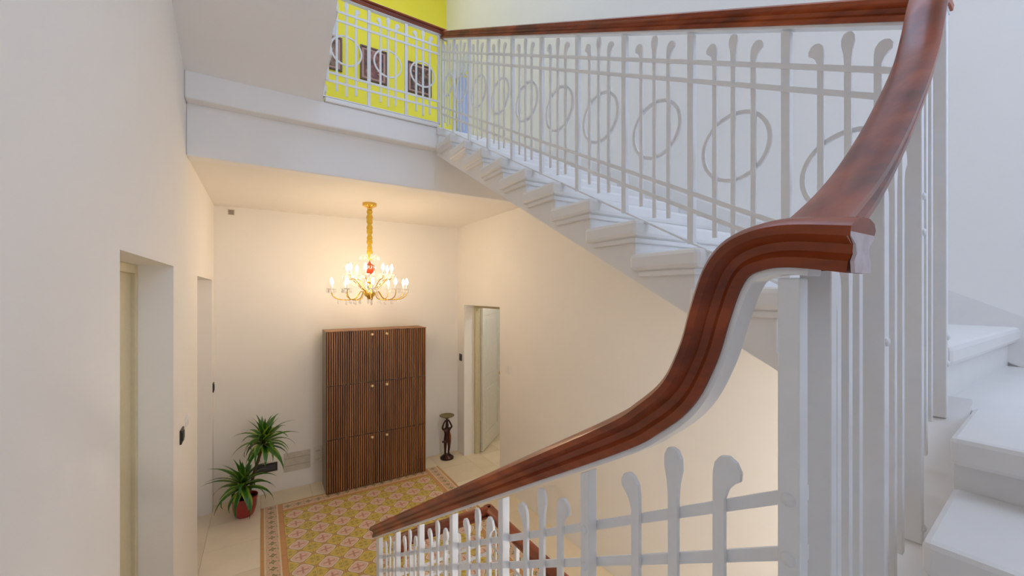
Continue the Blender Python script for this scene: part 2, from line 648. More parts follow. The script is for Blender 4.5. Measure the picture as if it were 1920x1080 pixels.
# side rooms behind the openings so that no sky shows through them
sr = MB()
sr.box(XR + WT, 4.0, 3.6, 3.7, ZF, 0.5).box(3.9, 4.0, 3.7, 6.4, ZF, 0.5).box(XR + WT, 4.0, 6.4, 6.5, ZF, 0.5).box(XR + WT, 4.0, 3.6, 6.5, 0.5, 0.6)
sr.box(XR + WT, XR + WT + 0.02, YB + 0.3, 6.5, ZF, 0.5)
tag(sr.build('wall_side_room', M['wall']), 'white walls of the side room behind the panelled door', 'wall', kind='structure')
su = MB()
su.box(3.75, 3.83, 4.5, YU, ZL, 2.3).box(3.75, 3.83, 4.5, YU, 3.7, ZT).box(3.75, 3.83, 4.5, 4.7, 2.3, 3.7).box(3.75, 3.83, 5.6, YU, 2.3, 3.7).box(XR + WT, 3.83, 4.42, 4.5, ZL, ZT)
tag(su.build('wall_passage', M['wall_up']), 'white walls of the upstairs passage', 'wall', kind='structure')

w3 = thing('added_window_3', (3.79, 5.15, 2.3), 'unseen window added to light the upstairs passage', 'window', kind='structure')  # window out of view, added so daylight reaches the passage
fr = MB()
for a, b, c, d in ((4.7, 5.6, 2.3, 2.36), (4.7, 5.6, 3.64, 3.7), (4.7, 4.76, 2.36, 3.64), (5.54, 5.6, 2.36, 3.64), (5.12, 5.18, 2.36, 3.64)):
    fr.box(3.77, 3.81, a, b, c, d)
fr.build('added_window_frame', M['doorwhite'], w3)
for a, b in ((4.76, 5.12), (5.18, 5.54)):
    MB().box(3.788, 3.792, a, b, 2.36, 3.64).build('pane', M['pane'], w3)
sl = thing('added_ceiling_lamp', (3.2, 4.5, 0.5), 'unseen lamp added to light the side room behind the panelled door', 'lamp')  # unseen lamp, added to brighten the side room and its door
MB().lathe([(0.0, 0.0), (0.06, 0.0), (0.06, -0.03), (0.0, -0.03)], 16, (3.2, 4.5, 0.498), False).build('added_lamp_base', M['whitepl'], sl)
lampm = NT('added_side_lamp_globe')
lampm.set((1, 1, 1), 0.3)
lampm.b.inputs['Emission Color'].default_value = (1.0, 0.95, 0.86, 1)
lampm.b.inputs['Emission Strength'].default_value = 24
MB().lathe([(0.0, -0.03), (0.08, -0.035), (0.13, -0.07), (0.13, -0.10), (0.08, -0.14), (0.0, -0.155)], 20, (3.2, 4.5, 0.498), False).build('added_lamp_globe', lampm.m, sl, smooth=50)

s3 = thing('added_ceiling_lamp', (1.3, 4.5, ZT), 'unseen lamp added to brighten the upstairs landing', 'lamp')  # unseen lamp, added to lift the yellow wall upstairs
lampu = NT('added_upstairs_lamp_globe')
lampu.set((1, 1, 1), 0.3)
lampu.b.inputs['Emission Color'].default_value = (0.95, 0.97, 1.0, 1)
lampu.b.inputs['Emission Strength'].default_value = 48
MB().lathe([(0.0, 0.0), (0.06, 0.0), (0.06, -0.05), (0.0, -0.05)], 16, (1.3, 4.5, ZT), False).build('added_lamp_base', M['whitepl'], s3)
MB().lathe([(0.0, -0.05), (0.07, -0.055), (0.11, -0.09), (0.11, -0.12), (0.07, -0.16), (0.0, -0.175)], 20, (1.3, 4.5, ZT), False).build('added_lamp_globe', lampu.m, s3, smooth=50)
s2 = thing('added_ceiling_lamp', (1.85, -0.1, -0.62), 'unseen fill lamp added under the stair turn for the hall', 'lamp')  # unseen lamp, added as fill for the hall floor and right wall
lampw = NT('added_turn_lamp_globe')
lampw.set((1, 1, 1), 0.3)
lampw.b.inputs['Emission Color'].default_value = (1.0, 0.92, 0.82, 1)
lampw.b.inputs['Emission Strength'].default_value = 155
MB().lathe([(0.0, 0.0), (0.06, 0.0), (0.06, -0.05), (0.0, -0.05)], 16, (1.85, -0.1, -0.578), False).build('added_lamp_base', M['whitepl'], s2)
MB().lathe([(0.0, -0.05), (0.07, -0.055), (0.11, -0.09), (0.11, -0.12), (0.07, -0.16), (0.0, -0.175)], 20, (1.85, -0.1, -0.578), False).build('added_lamp_globe', lampw.m, s2, smooth=50)

# ------------------------------------------------------------------ doors
def door_leaf(name, label, x, y0, y1, z1, mat):
    d = thing(name, (x, (y0 + y1) / 2, ZF), label, 'door', kind='structure')
    MB().box(x - 0.045, x, y0 + 0.05, y1 - 0.05, ZF + 0.008, z1 - 0.05).build('door_leaf', mat, d)
    f = MB()
    f.box(x - 0.05, x + 0.02, y0, y0 + 0.05, ZF, z1).box(x - 0.05, x + 0.02, y1 - 0.05, y1, ZF, z1).box(x - 0.05, x + 0.02, y0 + 0.05, y1 - 0.05, z1 - 0.05, z1)
    f.build('door_frame', mat, d, bevel=0.004)
    h = MB().tube([(x, y0 + 0.13, ZF + 1.02), (x + 0.05, y0 + 0.13, ZF + 1.02), (x + 0.05, y0 + 0.24, ZF + 1.02)], 0.009)
    h.build('door_handle', M['gold'], d, smooth=40)
    return d


door_leaf('door_1', 'cream door set back in the nearer tall doorway of the left wall', XL - 0.175, 2.00, 3.05, 0.16, M['doorcream'])
door_leaf('door_2', 'white door set back in the doorway nearest the potted plant', XL - 0.175, 4.07, 5.20, 0.14, M['jamb'])

# panelled door standing open into the side room
hx, hy = XR + 0.27, 5.13
d3 = thing('door_3', (hx, hy, ZF), 'white panelled door standing half open beside the bronze pedestal', 'door', kind='structure')
ang = math.radians(42)
ux, uy = math.cos(ang), math.sin(ang)
def dl(a, z, c):
    return (hx + ux * a + uy * c, hy + uy * a - ux * c, z)
H0, H1, DW = ZF + 0.012, -0.19, 0.80
st = MB()
rails = [(H0, H0 + 0.22), (H0 + 0.93, H0 + 1.07), (H1 - 0.13, H1)]
st.extr([(0, H0), (0.11, H0), (0.11, H1), (0, H1)], dl, -0.02, 0.02)
st.extr([(DW - 0.11, H0), (DW, H0), (DW, H1), (DW - 0.11, H1)], dl, -0.02, 0.02)
for a, b in rails:
    st.extr([(0.11, a), (DW - 0.11, a), (DW - 0.11, b), (0.11, b)], dl, -0.02, 0.02)
st.build('door_frame', M['doorwhite'], d3)
for a, b in ((rails[0][1], rails[1][0]), (rails[1][1], rails[2][0])):
    p = MB().extr([(0.11, a), (DW - 0.11, a), (DW - 0.11, b), (0.11, b)], dl, -0.008, 0.008)
    p.extr([(0.17, a + 0.06), (DW - 0.17, a + 0.06), (DW - 0.17, b - 0.06), (0.17, b - 0.06)], dl, -0.016, 0.016)
    p.build('door_panel', M['doorwhite'], d3, bevel=0.006)
cs = MB().box(XR + 0.16, XR + WT + 0.01, 5.11, 5.15, ZF, -0.165).box(XR + 0.16, XR + WT + 0.01, 4.15, 4.19, ZF, -0.165).box(XR + 0.16, XR + WT + 0.01, 4.19, 5.11, -0.205, -0.165)
cs.build('door_casing', M['doorcream'], d3)
MB().lathe([(0.0, -0.03), (0.022, -0.02), (0.026, 0), (0.022, 0.02), (0.0, 0.03)], 12, dl(DW - 0.06, H0 + 1.0, 0.05), False).build('door_knob', M['gold'], d3, smooth=60)

# pale blue door upstairs
d4 = thing('door_4', (2.95, YU, ZL), 'pale blue door upstairs beyond the doorway by the yellow wall', 'door', kind='structure')
MB().box(2.60, 3.35, YU - 0.05, YU, ZL, 3.42).build('door_leaf', M['doorblue'], d4, bevel=0.004)
MB().lathe([(0.0, -0.02), (0.02, 0), (0.0, 0.02)], 10, (2.68, YU - 0.08, ZL + 1.0), False).build('door_knob', M['gold'], d4, smooth=60)

# ------------------------------------------------------------------ hall floor
fl = MB()
fl.box(XL, 0.62, -0.92, YB, ZF - 0.15, ZF - 0.006).box(1.20, XR, -0.92, YB, ZF - 0.15, ZF - 0.006).box(0.62, 1.20, 2.14, YB, ZF - 0.15, ZF - 0.006).box(0.62, 1.20, -0.92, 0.25, ZF - 0.15, ZF - 0.006)
fl.box(XL - WT, XL, 2.0, 3.05, ZF - 0.15, ZF - 0.006).box(XL - WT, XL, 4.07, 5.20, ZF - 0.15, ZF - 0.006)
fl.box(XR, XR + WT, 4.15, 5.15, ZF - 0.15, ZF - 0.006)
fl.box(XR + WT, 4.0, 3.6, 6.5, ZF - 0.15, ZF - 0.006)
fl.box(0.5, 0.62, 0.2, 2.2, ZF - 2.2, ZF - 0.15).box(1.2, 1.32, 0.2, 2.2, ZF - 2.2, ZF - 0.15).box(0.62, 1.2, 2.14, 2.26, ZF - 2.2, ZF - 0.15).box(0.62, 1.2, 0.13, 0.25, ZF - 2.2, ZF - 0.15).box(0.5, 1.32, 0.13, 2.26, ZF - 2.3, ZF - 2.2)
floor = fl.build('floor', M['grout'])
tag(floor, 'hall floor of beige limestone around a patterned tile carpet', 'floor', kind='structure')
slab_cache = {}
def slab(x0, x1, y0, y1):
    w, h = round(x1 - x0, 3), round(y1 - y0, 3)
    if (w, h) not in slab_cache:
        g = 0.0012
        slab_cache[(w, h)] = MB().box(-w / 2 + g, w / 2 - g, -h / 2 + g, h / 2 - g, -0.02, 0).mesh('stone_slab', M['lime'])
    place('stone_slab', slab_cache[(w, h)], floor, ((x0 + x1) / 2, (y0 + y1) / 2, ZF))
def slabs(x0, x1, y0, y1, nx, ny):
    for i in range(nx):
        for j in range(ny):
            dx, dy = (x1 - x0) / nx, (y1 - y0) / ny
            slab(x0 + i * dx, x0 + (i + 1) * dx, y0 + j * dy, y0 + (j + 1) * dy)
RX0, RX1, RY0, RY1 = -0.01, 1.99, 2.63, 5.03
slabs(XL, RX0, 2.55, YB, 1, 6)
slabs(RX0, RX1, RY1, YB, 4, 1)
slabs(RX1, XR, RY0, YB, 1, 6)
slabs(1.20, XR, 0.23, RY0, 3, 6)
slabs(0.62, 1.20, 2.14, RY0, 1, 1)
slabs(XL - WT, XL, 2.00, 3.05, 1, 2)
slabs(XL - WT, XL, 4.07, 5.20, 1, 2)
slabs(XR, XR + WT, 4.15, 5.15, 1, 2)
slabs(XR + WT, 3.9, 3.7, 6.4, 4, 8)
g = 0.0008
fmesh = MB().box(-0.1 + g, 0.1 - g, -0.1 + g, 0.1 - g, -0.02, 0.0005).mesh('patterned_tile', M['ftile'])
bmesh_t = MB().box(-0.1 + g, 0.1 - g, -0.1 + g, 0.1 - g, -0.02, 0.0005).mesh('border_tile', M['btile'])
for i in range(10):
    for j in range(12):
        x, y = RX0 + 0.1 + 0.2 * i, RY0 + 0.1 + 0.2 * j
        e = (i in (0, 9)) or (j in (0, 11))
        if not e:
            place('patterned_tile', fmesh, floor, (x, y, ZF))
        else:
            if i == 0:
                r = 0
            elif i == 9:
                r = PI
            elif j == 0:
                r = PI / 2
            else:
                r = -PI / 2
            place('border_tile', bmesh_t, floor, (x, y, ZF), (0, 0, r))

# ------------------------------------------------------------------ stairs
R2, G2 = 0.148, 0.28
XS = 1.37                      # string plane of flight 2
def tread_slab(m, x0, x1, y0, y1, z, t=0.07):
    m.box(x0, x1, y0, y1, z - t, z)

f2 = thing('stair_flight', (1.9, 0.4, -0.3), 'upper white stone flight rising to the yellow landing', 'staircase', 'stone stair flights')
# body: saw-toothed under the treads with a sloping soffit
pts = []
NS = 11
for n in range(NS, 0, -1):
    y, z = YE - G2 * n, ZL - R2 * n
    pts += [(y, z - R2 - 0.02 if n == NS else z - R2), (y, z - 0.06)]
top = (YE + 0.02, ZL - 0.06)
soff = lambda y: (ZL - R2 / G2 * (YE - y)) - 0.262
poly = [(YE - G2 * NS, soff(YE - G2 * NS))]
for n in range(NS, 0, -1):
    y, z = YE - G2 * n, ZL - R2 * n
    poly += [(y, z - 0.06), (y + G2, z - 0.06)]
poly += [(YE, ZL - 0.05), (YE + 0.06, ZL - 0.05), (YE + 0.06, soff(YE + 0.06))]
MB().extr(poly, lambda a, b, c: (c, a, b), XS, XR).build('flight_body', M['stone'], f2)
for n in range(1, NS + 1):
    y, z = YE - G2 * n, ZL - R2 * n
    if n == NS:
        y0 = 0.255
        st_ = MB().box(1.43, XR, y0, y + G2 + 0.005, z - 0.055, z).build('step', M['stone'], f2, bevel=0.014)
        MB().box(1.44, XR, y0 + 0.03, y + 0.1, z - 0.30, z - 0.055).build('riser', M['stone'], st_)
        continue
    m = MB().box(1.335, XR, y - 0.035, y + G2 + 0.005, z - 0.075, z)
    s = m.build('step', M['stone'], f2, bevel=0.018)
    MB().box(1.350, XR, y - 0.016, y + G2 - 0.03, z - 0.098, z - 0.074).build('moulding', M['stone'], s, bevel=0.006)
MB().box(1.350, XR, YE - 0.016, YE + 0.1, ZL - 0.20, ZL - 0.074).build('moulding', M['stone'], f2, bevel=0.006)
m = MB().box(1.335, XR, YE - 0.035, YE + 0.2, ZL - 0.075, ZL + 0.002)
m.build('step', M['stone'], f2, bevel=0.018)

nosZ = lambda y: ZL - R2 / G2 * (YE - y)
MB().extr([(0.15, -0.33), (0.15, -0.14), (YE - 0.02, nosZ(YE - 0.02) + 0.10), (YE - 0.02, nosZ(YE - 0.02) - 0.2)], lambda a, b, c: (c, a, b), XR - 0.014, XR - 0.0005).build('skirting', M['stone'], f2)

# lower flight under the photographer, with winders in the turn
f1 = thing('stair_flight', (0.05, 1.4, ZF), 'lower white stone flight going down beside the mahogany rail into the hall', 'staircase', 'stone stair flights')
R1, G1, Y1 = 0.143, 0.2385, 2.48
poly = [(Y1 - G1, ZF)]
for k in range(1, 9):
    y, z = Y1 - G1 * k, ZF + R1 * k
    poly += [(y, z - R1), (y, z - 0.05)] if k == 1 else [(y, z - R1 - 0.05), (y, z - 0.05)]
poly = [(Y1 - G1 + 0.0, ZF)]
for k in range(1, 9):
    y, z = Y1 - G1 * k, ZF + R1 * k
    poly += [(y + G1 if k == 0 else y + 0.0, z - 0.05), (y - G1, z - 0.05)]
poly += [(Y1 - G1 * 9, ZF)]
MB().extr(poly, lambda a, b, c: (c, a, b), XL, 0.58).build('flight_body', M['stone'], f1)
for k in range(1, 9):
    y, z = Y1 - G1 * k, ZF + R1 * k
    MB().box(XL, 0.61, y - G1 - 0.005, y + 0.03, z - 0.06, z).build('step', M['stone'], f1, bevel=0.012)
BY = lambda x: 0.184 + 0.0643 * x
KI = lambda x: 0.1326 + 0.0643 * x
kz = lambda x: -0.30 + 0.714 * (x - 1.40)
P = (0.56, 0.168)
wind = [
    ([(0.60, 0.36), (XL, 0.36), (XL, -0.296), P, (0.60, 0.17)], -1.013),
    ([P, (XL, -0.27), (XL, YS), (-0.276, YS)], -0.870),
    ([P, (-0.30, YS), (0.333, YS)], -0.726),
    ([P, (0.30, YS), (0.95, YS), (0.95, 0.1937)], -0.576),
    ([(0.875, 0.189), (0.875, YS), (1.17, YS), (1.17, 0.2075)], -0.385),
    ([(1.135, 0.206), (1.135, YS), (XR, YS), (XR, 0.30), (1.45, 0.30), (1.45, 0.2255)], -0.278),
]
wt = thing('stair_turn', (0.9, -0.3, -1.2), 'white winding steps turning the corner behind the railing', 'staircase', 'stone stair flights')
for pl, z in wind:
    s = MB().prism(pl, z - 0.055, z).build('step', M['stone'], wt, bevel=0.010)
    if z > -0.4:
        x0 = pl[0][0] + 0.03
        q = [(x0, KI(x0) - 0.003), (x0, YS), (pl[2][0], YS), (pl[2][0], pl[3][1] if z < -0.3 else 0.28), ] + ([(1.45, 0.28), (1.45, 0.222)] if z > -0.3 else [])
    else:
        c = (sum(p[0] for p in pl) / len(pl), sum(p[1] for p in pl) / len(pl))
        q = [(c[0] + (p[0] - c[0]) * 0.96, c[1] + (p[1] - c[1]) * 0.98) for p in pl]
    MB().prism(q, z - 0.30, z - 0.05).build('riser', M['stone'], s)

# sloping kerb (string) under the railing across the well
v = []
for x in (0.56, 1.0, 1.46):
    for y, z in ((KI(x), kz(x)), (BY(x) + 0.045, kz(x)), (BY(x) + 0.045, kz(x) - 0.22), (KI(x), kz(x) - 0.22)):
        v.append((x, y, z))
f = [(0, 1, 2, 3), (8, 11, 10, 9)]
for i in (0, 4):
    for k in range(4):
        f.append((i + k, i + (k + 1) % 4, i + 4 + (k + 1) % 4, i + 4 + k))
MB().add(v, f).build('stair_string', M['stone'], wt)

# next flight up, along the left wall
f3 = thing('stair_flight', (0.0, 3.0, ZL), 'underside of the next white flight climbing along the left wall', 'staircase', 'stone stair flights')
X3 = 0.40
sof3 = lambda y: 1.495 + 0.45 * (YE - y)
poly = [(YE + G2 * 0.9, ZL - 0.02), (YE, 1.495)]
N3 = 9
for n in range(1, N3 + 1):
    y, z = YE - G2 * (n - 2), ZL + R2 * n
    poly += [(y, z - 0.05), (y - G2, z - 0.05)]
ye3 = YE - G2 * (N3 - 1)
poly = [(YE, 1.495)] + [(YE + G2, ZL - 0.05)] + poly[2:] + [(ye3, sof3(ye3))]
MB().extr(poly, lambda a, b, c: (c, a, b), XL, X3).build('flight_body', M['wall_up'], f3)
for n in range(1, N3 + 1):
    y, z = YE - G2 * (n - 2), ZL + R2 * n
    s = MB().box(XL, X3 + 0.035, y - G2 - 0.005, y + 0.035, z - 0.075, z).build('step', M['stone'], f3, bevel=0.018)
    MB().box(XL, X3 + 0.02, y - G2 + 0.03, y + 0.016, z - 0.098, z - 0.074).build('moulding', M['stone'], s, bevel=0.006)
MB().box(XL, X3 + 0.035, YS, ye3, ZL + R2 * N3 - 0.16, ZL + R2 * N3).build('quarter_landing', M['wall_up'], f3)

# ------------------------------------------------------------------ railings
RAILPROF = [(-0.022, -0.028), (0.022, -0.028), (0.024, -0.016), (0.017, -0.008), (0.020, 0.002), (0.033, 0.010), (0.034, 0.020), (0.026, 0.027), (0.010, 0.031), (-0.010, 0.031), (-0.026, 0.027), (-0.034, 0.020), (-0.033, 0.010), (-0.020, 0.002), (-0.017, -0.008), (-0.024, -0.016)]
FLATPROF = [(-0.017, -0.036), (0.017, -0.036), (0.017, -0.028), (-0.017, -0.028)]


def smooth_pts(pts, n=6):
    P_ = [Vector(p) for p in pts]
    out = []
    for i in range(len(P_) - 1):
        p0, p1, p2, p3 = P_[max(i - 1, 0)], P_[i], P_[i + 1], P_[min(i + 2, len(P_) - 1)]
        for k in range(n):
            t = k / n
            out.append(0.5 * ((2 * p1) + (p2 - p0) * t + (2 * p0 - 5 * p1 + 4 * p2 - p3) * t * t + (3 * p1 - p0 - 3 * p2 + p3) * t ** 3))
    out.append(P_[-1])
    return out


def head_side(w, zt, sg):
    h = w / 2
    o = [(-h, zt - 0.080), (-h, zt - 0.030), (-h + 0.003, zt - 0.014), (0.003, zt - 0.003), (0.014, zt), (0.025, zt - 0.006), (0.031, zt - 0.018), (0.030, zt - 0.030), (0.022, zt - 0.036), (0.014, zt - 0.046), (h, zt - 0.062)]
    return [(sg * a, b) for a, b in o]


def head_mid(w, zt):
    h = w / 2
    r = [(h, zt - 0.080), (h + 0.002, zt - 0.055), (h + 0.007, zt - 0.032), (h + 0.006, zt - 0.014), (0.009, zt - 0.003), (0, zt)]
    return [(-a, b) for a, b in r] + [(a, b) for a, b in r[-2::-1]]


def railing(root, p0, p1, base, under, posts, bays, bar0, bar1, ring=True, rivets=(), pw=0.026, wb=0.017, bottom=True, side=1, pd=0.011, bd=0.008, rc=None):
    """vertical plane railing from plan point p0 to p1; base(s), under(s): heights of foot line and underside of the handrail flat"""
    L = math.hypot(p1[0] - p0[0], p1[1] - p0[1])
    tx, ty = (p1[0] - p0[0]) / L, (p1[1] - p0[1]) / L
    fn = lambda s, z, c: (p0[0] + tx * s - ty * c, p0[1] + ty * s + tx * c, z)
    th = 0.005
    for s, foot in posts:
        z0 = base(s) - foot
        z1 = under(s)
        h = pw / 2
        MB().extr([(s - h, z0), (s + h, z0), (s + h, under(s + h)), (s - h, under(s - h))], fn, -pd, pd).build('post', M['iron'], root, bevel=0.002)
    for off, nm in ((0.13, 'cross_bar'), (0.195, 'cross_bar'), (0.623, 'cross_bar'), (0.694, 'cross_bar')):
        a, b = bar0, bar1
        k = 8
        hi = [(a + (b - a) * i / k, base(a + (b - a) * i / k) + off + 0.009) for i in range(k + 1)]
        lo = [(a + (b - a) * i / k, base(a + (b - a) * i / k) + off - 0.009) for i in range(k + 1)]
        MB().extr(lo + hi[::-1], fn, -0.016 * side, -0.011 * side + 0.0).build(nm, M['iron'], root)
    if bottom:
        a, b = bar0, bar1
        k = 8
        hi = [(a + (b - a) * i / k, base(a + (b - a) * i / k) + 0.008) for i in range(k + 1)]
        lo = [(a + (b - a) * i / k, base(a + (b - a) * i / k)) for i in range(k + 1)]
        MB().extr(lo + hi[::-1], fn, -0.012, 0.012).build('bottom_bar', M['iron'], root)
    for a, b in bays:
        c = (a + b) / 2
        w = b - a
        sp = w * 0.205
        for q in (-1, 0, 1):
            s = c + q * sp
            zb = base(s) + (0.062 if q else 0.038)
            zt = under(s) - (0.034 if q else 0.006)
            if q:
                poly = head_side(wb, zt, q)
                if q > 0:
                    pl = [(s - wb / 2, zb), (s - wb / 2, zt - 0.08)] + [(s + x, z) for x, z in poly[1:]] + [(s + wb / 2, zb)]
                else:
                    pl = [(s + wb / 2, zb), (s + wb / 2, zt - 0.08)] + [(s + x, z) for x, z in poly[1:]] + [(s - wb / 2, zb)]
            else:
                pl = [(s - wb / 2, zb)] + [(s + x, z) for x, z in head_mid(wb, zt)] + [(s + wb / 2, zb)]
            MB().extr(pl, fn, -0.011 * side, (-0.011 + bd) * side).build('baluster', M['iron'], root, bevel=0.0012)
        if ring:
            zc = base(c) + 0.408
            R = min(0.122, w * 0.385)
            MB().ringband(fn, c, zc, R - 0.013, R, *(rc or (-0.003 * side, 0.006 * side))).build('ring', M['iron'], root, smooth=40)
    for s, z in rivets:
        o = MB().lathe([(0.0085, -0.001), (0.008, 0.002), (0.005, 0.0045), (0.0, 0.0055)], 10, (0, 0, 0), False)
        me = o.mesh('rivet', M['iron'], 60)
        rs = 1 if tx < 0.5 else -1
        nrm = Vector((-ty, tx, 0)) * rs
        p = Vector(fn(s, z, rs * pd * 0.97))
        place('rivet', me, root, p, nrm.to_track_quat('Z', 'Y').to_euler())
    return fn


# --- railing of the lower flight (plane x = 0.54)
XA = 0.54
ra = thing('stair_railing', (XA, 1.2, -1.7), 'white iron railing with swooping mahogany handrail on the lower flight', 'railing', 'white iron stair railings')
cenA = lambda y: -0.2247 - 0.60 * (y - 0.4549)
path = [(XA, 0.163, 0.049), (XA, 0.219, 0.058), (XA, 0.255, 0.056), (XA, 0.284, 0.044), (XA, 0.303, 0.018), (XA, 0.320, -0.030), (XA, 0.337, -0.085), (XA, 0.368, -0.145), (XA, 0.420, -0.195), (XA, 0.50, cenA(0.50)), (XA, 0.80, cenA(0.8)), (XA, 1.3, cenA(1.3)), (XA, 1.8, cenA(1.8)), (XA, 2.29, cenA(2.29))]
sp = smooth_pts(path, 6)
hr_ = MB().sweep(sp, (1, 0, 0), RAILPROF).build('handrail', M['mah_y'], ra, smooth=35)
MB().sweep(sp[4:], (1, 0, 0), FLATPROF).build('handrail_flat', M['iron'], ra, smooth=35)
MB().extr([(a * 0.985, b * 0.985) for a, b in RAILPROF], lambda a, b, c: (XA + a, c, 0.049 + b), 0.1605, 0.164).build('end_cap', M['endgrain'], hr_)
def undA(y):
    if y > 0.45:
        return cenA(y) - 0.040 * 1.16
    best = min(sp, key=lambda p: abs(p.y - y))
    return best.z - 0.040
baseA = lambda y: cenA(y) - 0.036 - 0.815
ysA = [0.58, 0.902, 1.224, 1.546, 1.868, 2.19]
postsA = [(0.2268, 0.05)] + [(y, 0.10) for y in ysA] + [(2.228, 0.16)]
baysA = [(0.215, 0.575)] + [(ysA[i], ysA[i + 1]) for i in range(5)]
undA2 = lambda s: min(cenA(s) - 0.046, 0.012) if s > 0.3 else undA(s)
railing(ra, (XA, 0), (XA, 1), baseA, undA2, postsA, baysA, 0.216, 2.24, rivets=[(0.2268, baseA(0.2268) + 0.623), (0.2268, baseA(0.2268) + 0.694), (0.58, baseA(0.58) + 0.623), (0.58, baseA(0.58) + 0.694)], side=1, pw=0.024)

# --- railing across the well
rb = thing('stair_railing', (1.0, 0.25, -0.6), 'steep white iron railing with mahogany ramp across the stairwell corner', 'railing', 'white iron stair railings')
XB0, XB1 = 0.0, 1.0
Lb = math.hypot(1, 0.0643)
tb = (1 / Lb, 0.0643 / Lb)
sideB = (-tb[1], tb[0], 0)
zB = [(0.545, 0.052), (0.60, 0.076), (0.70, 0.125), (0.795, 0.180), (0.90, 0.252), (0.995, 0.325), (1.10, 0.413), (1.18, 0.490), (1.24, 0.568), (1.29, 0.645), (1.335, 0.698), (1.385, 0.722), (1.44, 0.724)]
spb = smooth_pts([(x, BY(x), z) for x, z in zB], 5)
MB().sweep(spb, sideB, RAILPROF).build('handrail', M['mah_x'], rb, smooth=35)
MB().sweep(spb[2:], sideB, FLATPROF).build('handrail_flat', M['iron'], rb, smooth=35)
def zBrail(x):
    for (a, za), (b, zb) in zip(zB, zB[1:]):
        if a <= x <= b:
            return za + (zb - za) * (x - a) / (b - a)
    return zB[0][1] if x < zB[0][0] else zB[-1][1]
def undB(s):
    x = s * tb[0]
    return min(zBrail(x) - 0.040, zBrail(x - 0.02) - 0.03)
baseB = lambda s: kz(s * tb[0])
pB = [0.597, 0.84, 1.12, 1.40]
sB = [x * Lb for x in pB]
railing(rb, (0, BY(0)), (1, BY(1)), baseB, undB, [(sB[0], 0.02), (sB[1], 0.02), (sB[2], 0.0), (sB[3], 0.0)], list(zip(sB, sB[1:])), sB[0], sB[3], rivets=[(sB[2], baseB(sB[2]) + 0.03), (sB[1], baseB(sB[1]) + 0.13), (sB[1], baseB(sB[1]) + 0.195), (sB[3], baseB(sB[3]) + 0.13), (sB[3], baseB(sB[3]) + 0.195), (sB[2], baseB(sB[2]) + 0.623), (sB[2], baseB(sB[2]) + 0.694), (sB[1], baseB(sB[1]) + 0.623)], pw=0.020, bottom=False, side=-1, ring=True, pd=0.017, bd=0.014, rc=(0.011, 0.019))

# --- railing of the upper flight (plane x = 1.40)
XC = 1.40
rc = thing('stair_railing', (XC, 1.8, 0.6), 'long white iron railing with rings beside the upper flight', 'railing', 'white iron stair railings')
nos = lambda y: 0.166 + (R2 / G2) * (y - 0.905) + 0.010
cenC = lambda y: nos(y) + 0.815 + 0.036
ptsC = smooth_pts([(XC, 0.315, cenC(0.315)), (XC, 1.2, cenC(1.2)), (XC, 2.2, cenC(2.2)), (XC, 3.25, cenC(3.25)), (XC, 3.36, cenC(3.36) - 0.012), (XC, 3.45, 2.375)], 4)
MB().sweep(ptsC, (1, 0, 0), RAILPROF).build('handrail', M['mah_y'], rc, smooth=35)
MB().sweep(ptsC, (1, 0, 0), FLATPROF).build('handrail_flat', M['iron'], rc, smooth=35)
ysC = [0.604, 0.932, 1.264, 1.582, 1.900, 2.225, 2.555, 2.871, 3.170, 3.425]
railing(rc, (XC, 0), (XC, 1), nos, lambda y: min(cenC(y) - 0.046, 2.335), [(y, 0.0) for y in ysC], [(0.29, 0.604)] + list(zip(ysC, ysC[1:])), 0.285, 3.43, side=-1)

# --- railing on the landing edge (plane y = YE)
re_ = thing('landing_railing', (0.9, YE, ZL), 'white iron railing with rings on the edge of the upstairs landing', 'railing', 'white iron stair railings')
ptsE = smooth_pts([(1.43, YE, 2.375), (1.0, YE, 2.375), (0.62, YE, 2.378), (0.52, YE, 2.395), (0.44, YE, 2.445), (0.39, YE, 2.53)], 5)
MB().sweep(ptsE, (0, 1, 0), RAILPROF).build('handrail', M['mah_x'], re_, smooth=35)
MB().sweep(ptsE, (0, 1, 0), FLATPROF).build('handrail_flat', M['iron'], re_, smooth=35)
xsE = [0.40, 0.75, 1.06, 1.36]
railing(re_, (0, YE), (1, YE), lambda s: ZL + 0.037, lambda s: 2.336, [(x, 0.0) for x in xsE], list(zip(xsE, xsE[1:])), 0.40, 1.37, side=1)

# --- railing of the next flight (plane x = 0.40)
rf = thing('stair_railing', (0.40, 2.6, 1.9), 'white iron railing edge-on at the foot of the next flight', 'railing', 'white iron stair railings')
nos3 = lambda s: ZL + 2 * R2 + (R2 / G2) * (s) + 0.012
railing(rf, (0.43, YE - 0.02), (0.43, YE - 1.02), nos3, lambda s: nos3(s) + 0.815, [(0.02 + 0.323 * i, 0.17) for i in range(8)], [(0.02 + 0.323 * i, 0.02 + 0.323 * (i + 1)) for i in range(7)], 0.02, 2.28, side=1)
ptsF = [(0.43, YE - 0.02, nos3(0) + 0.851), (0.43, YE - 2.30, nos3(2.28) + 0.851)]
MB().sweep(ptsF, (1, 0, 0), RAILPROF).build('handrail', M['mah_y'], rf, smooth=35)
MB().sweep(ptsF, (1, 0, 0), FLATPROF).build('handrail_flat', M['iron'], rf, smooth=35)

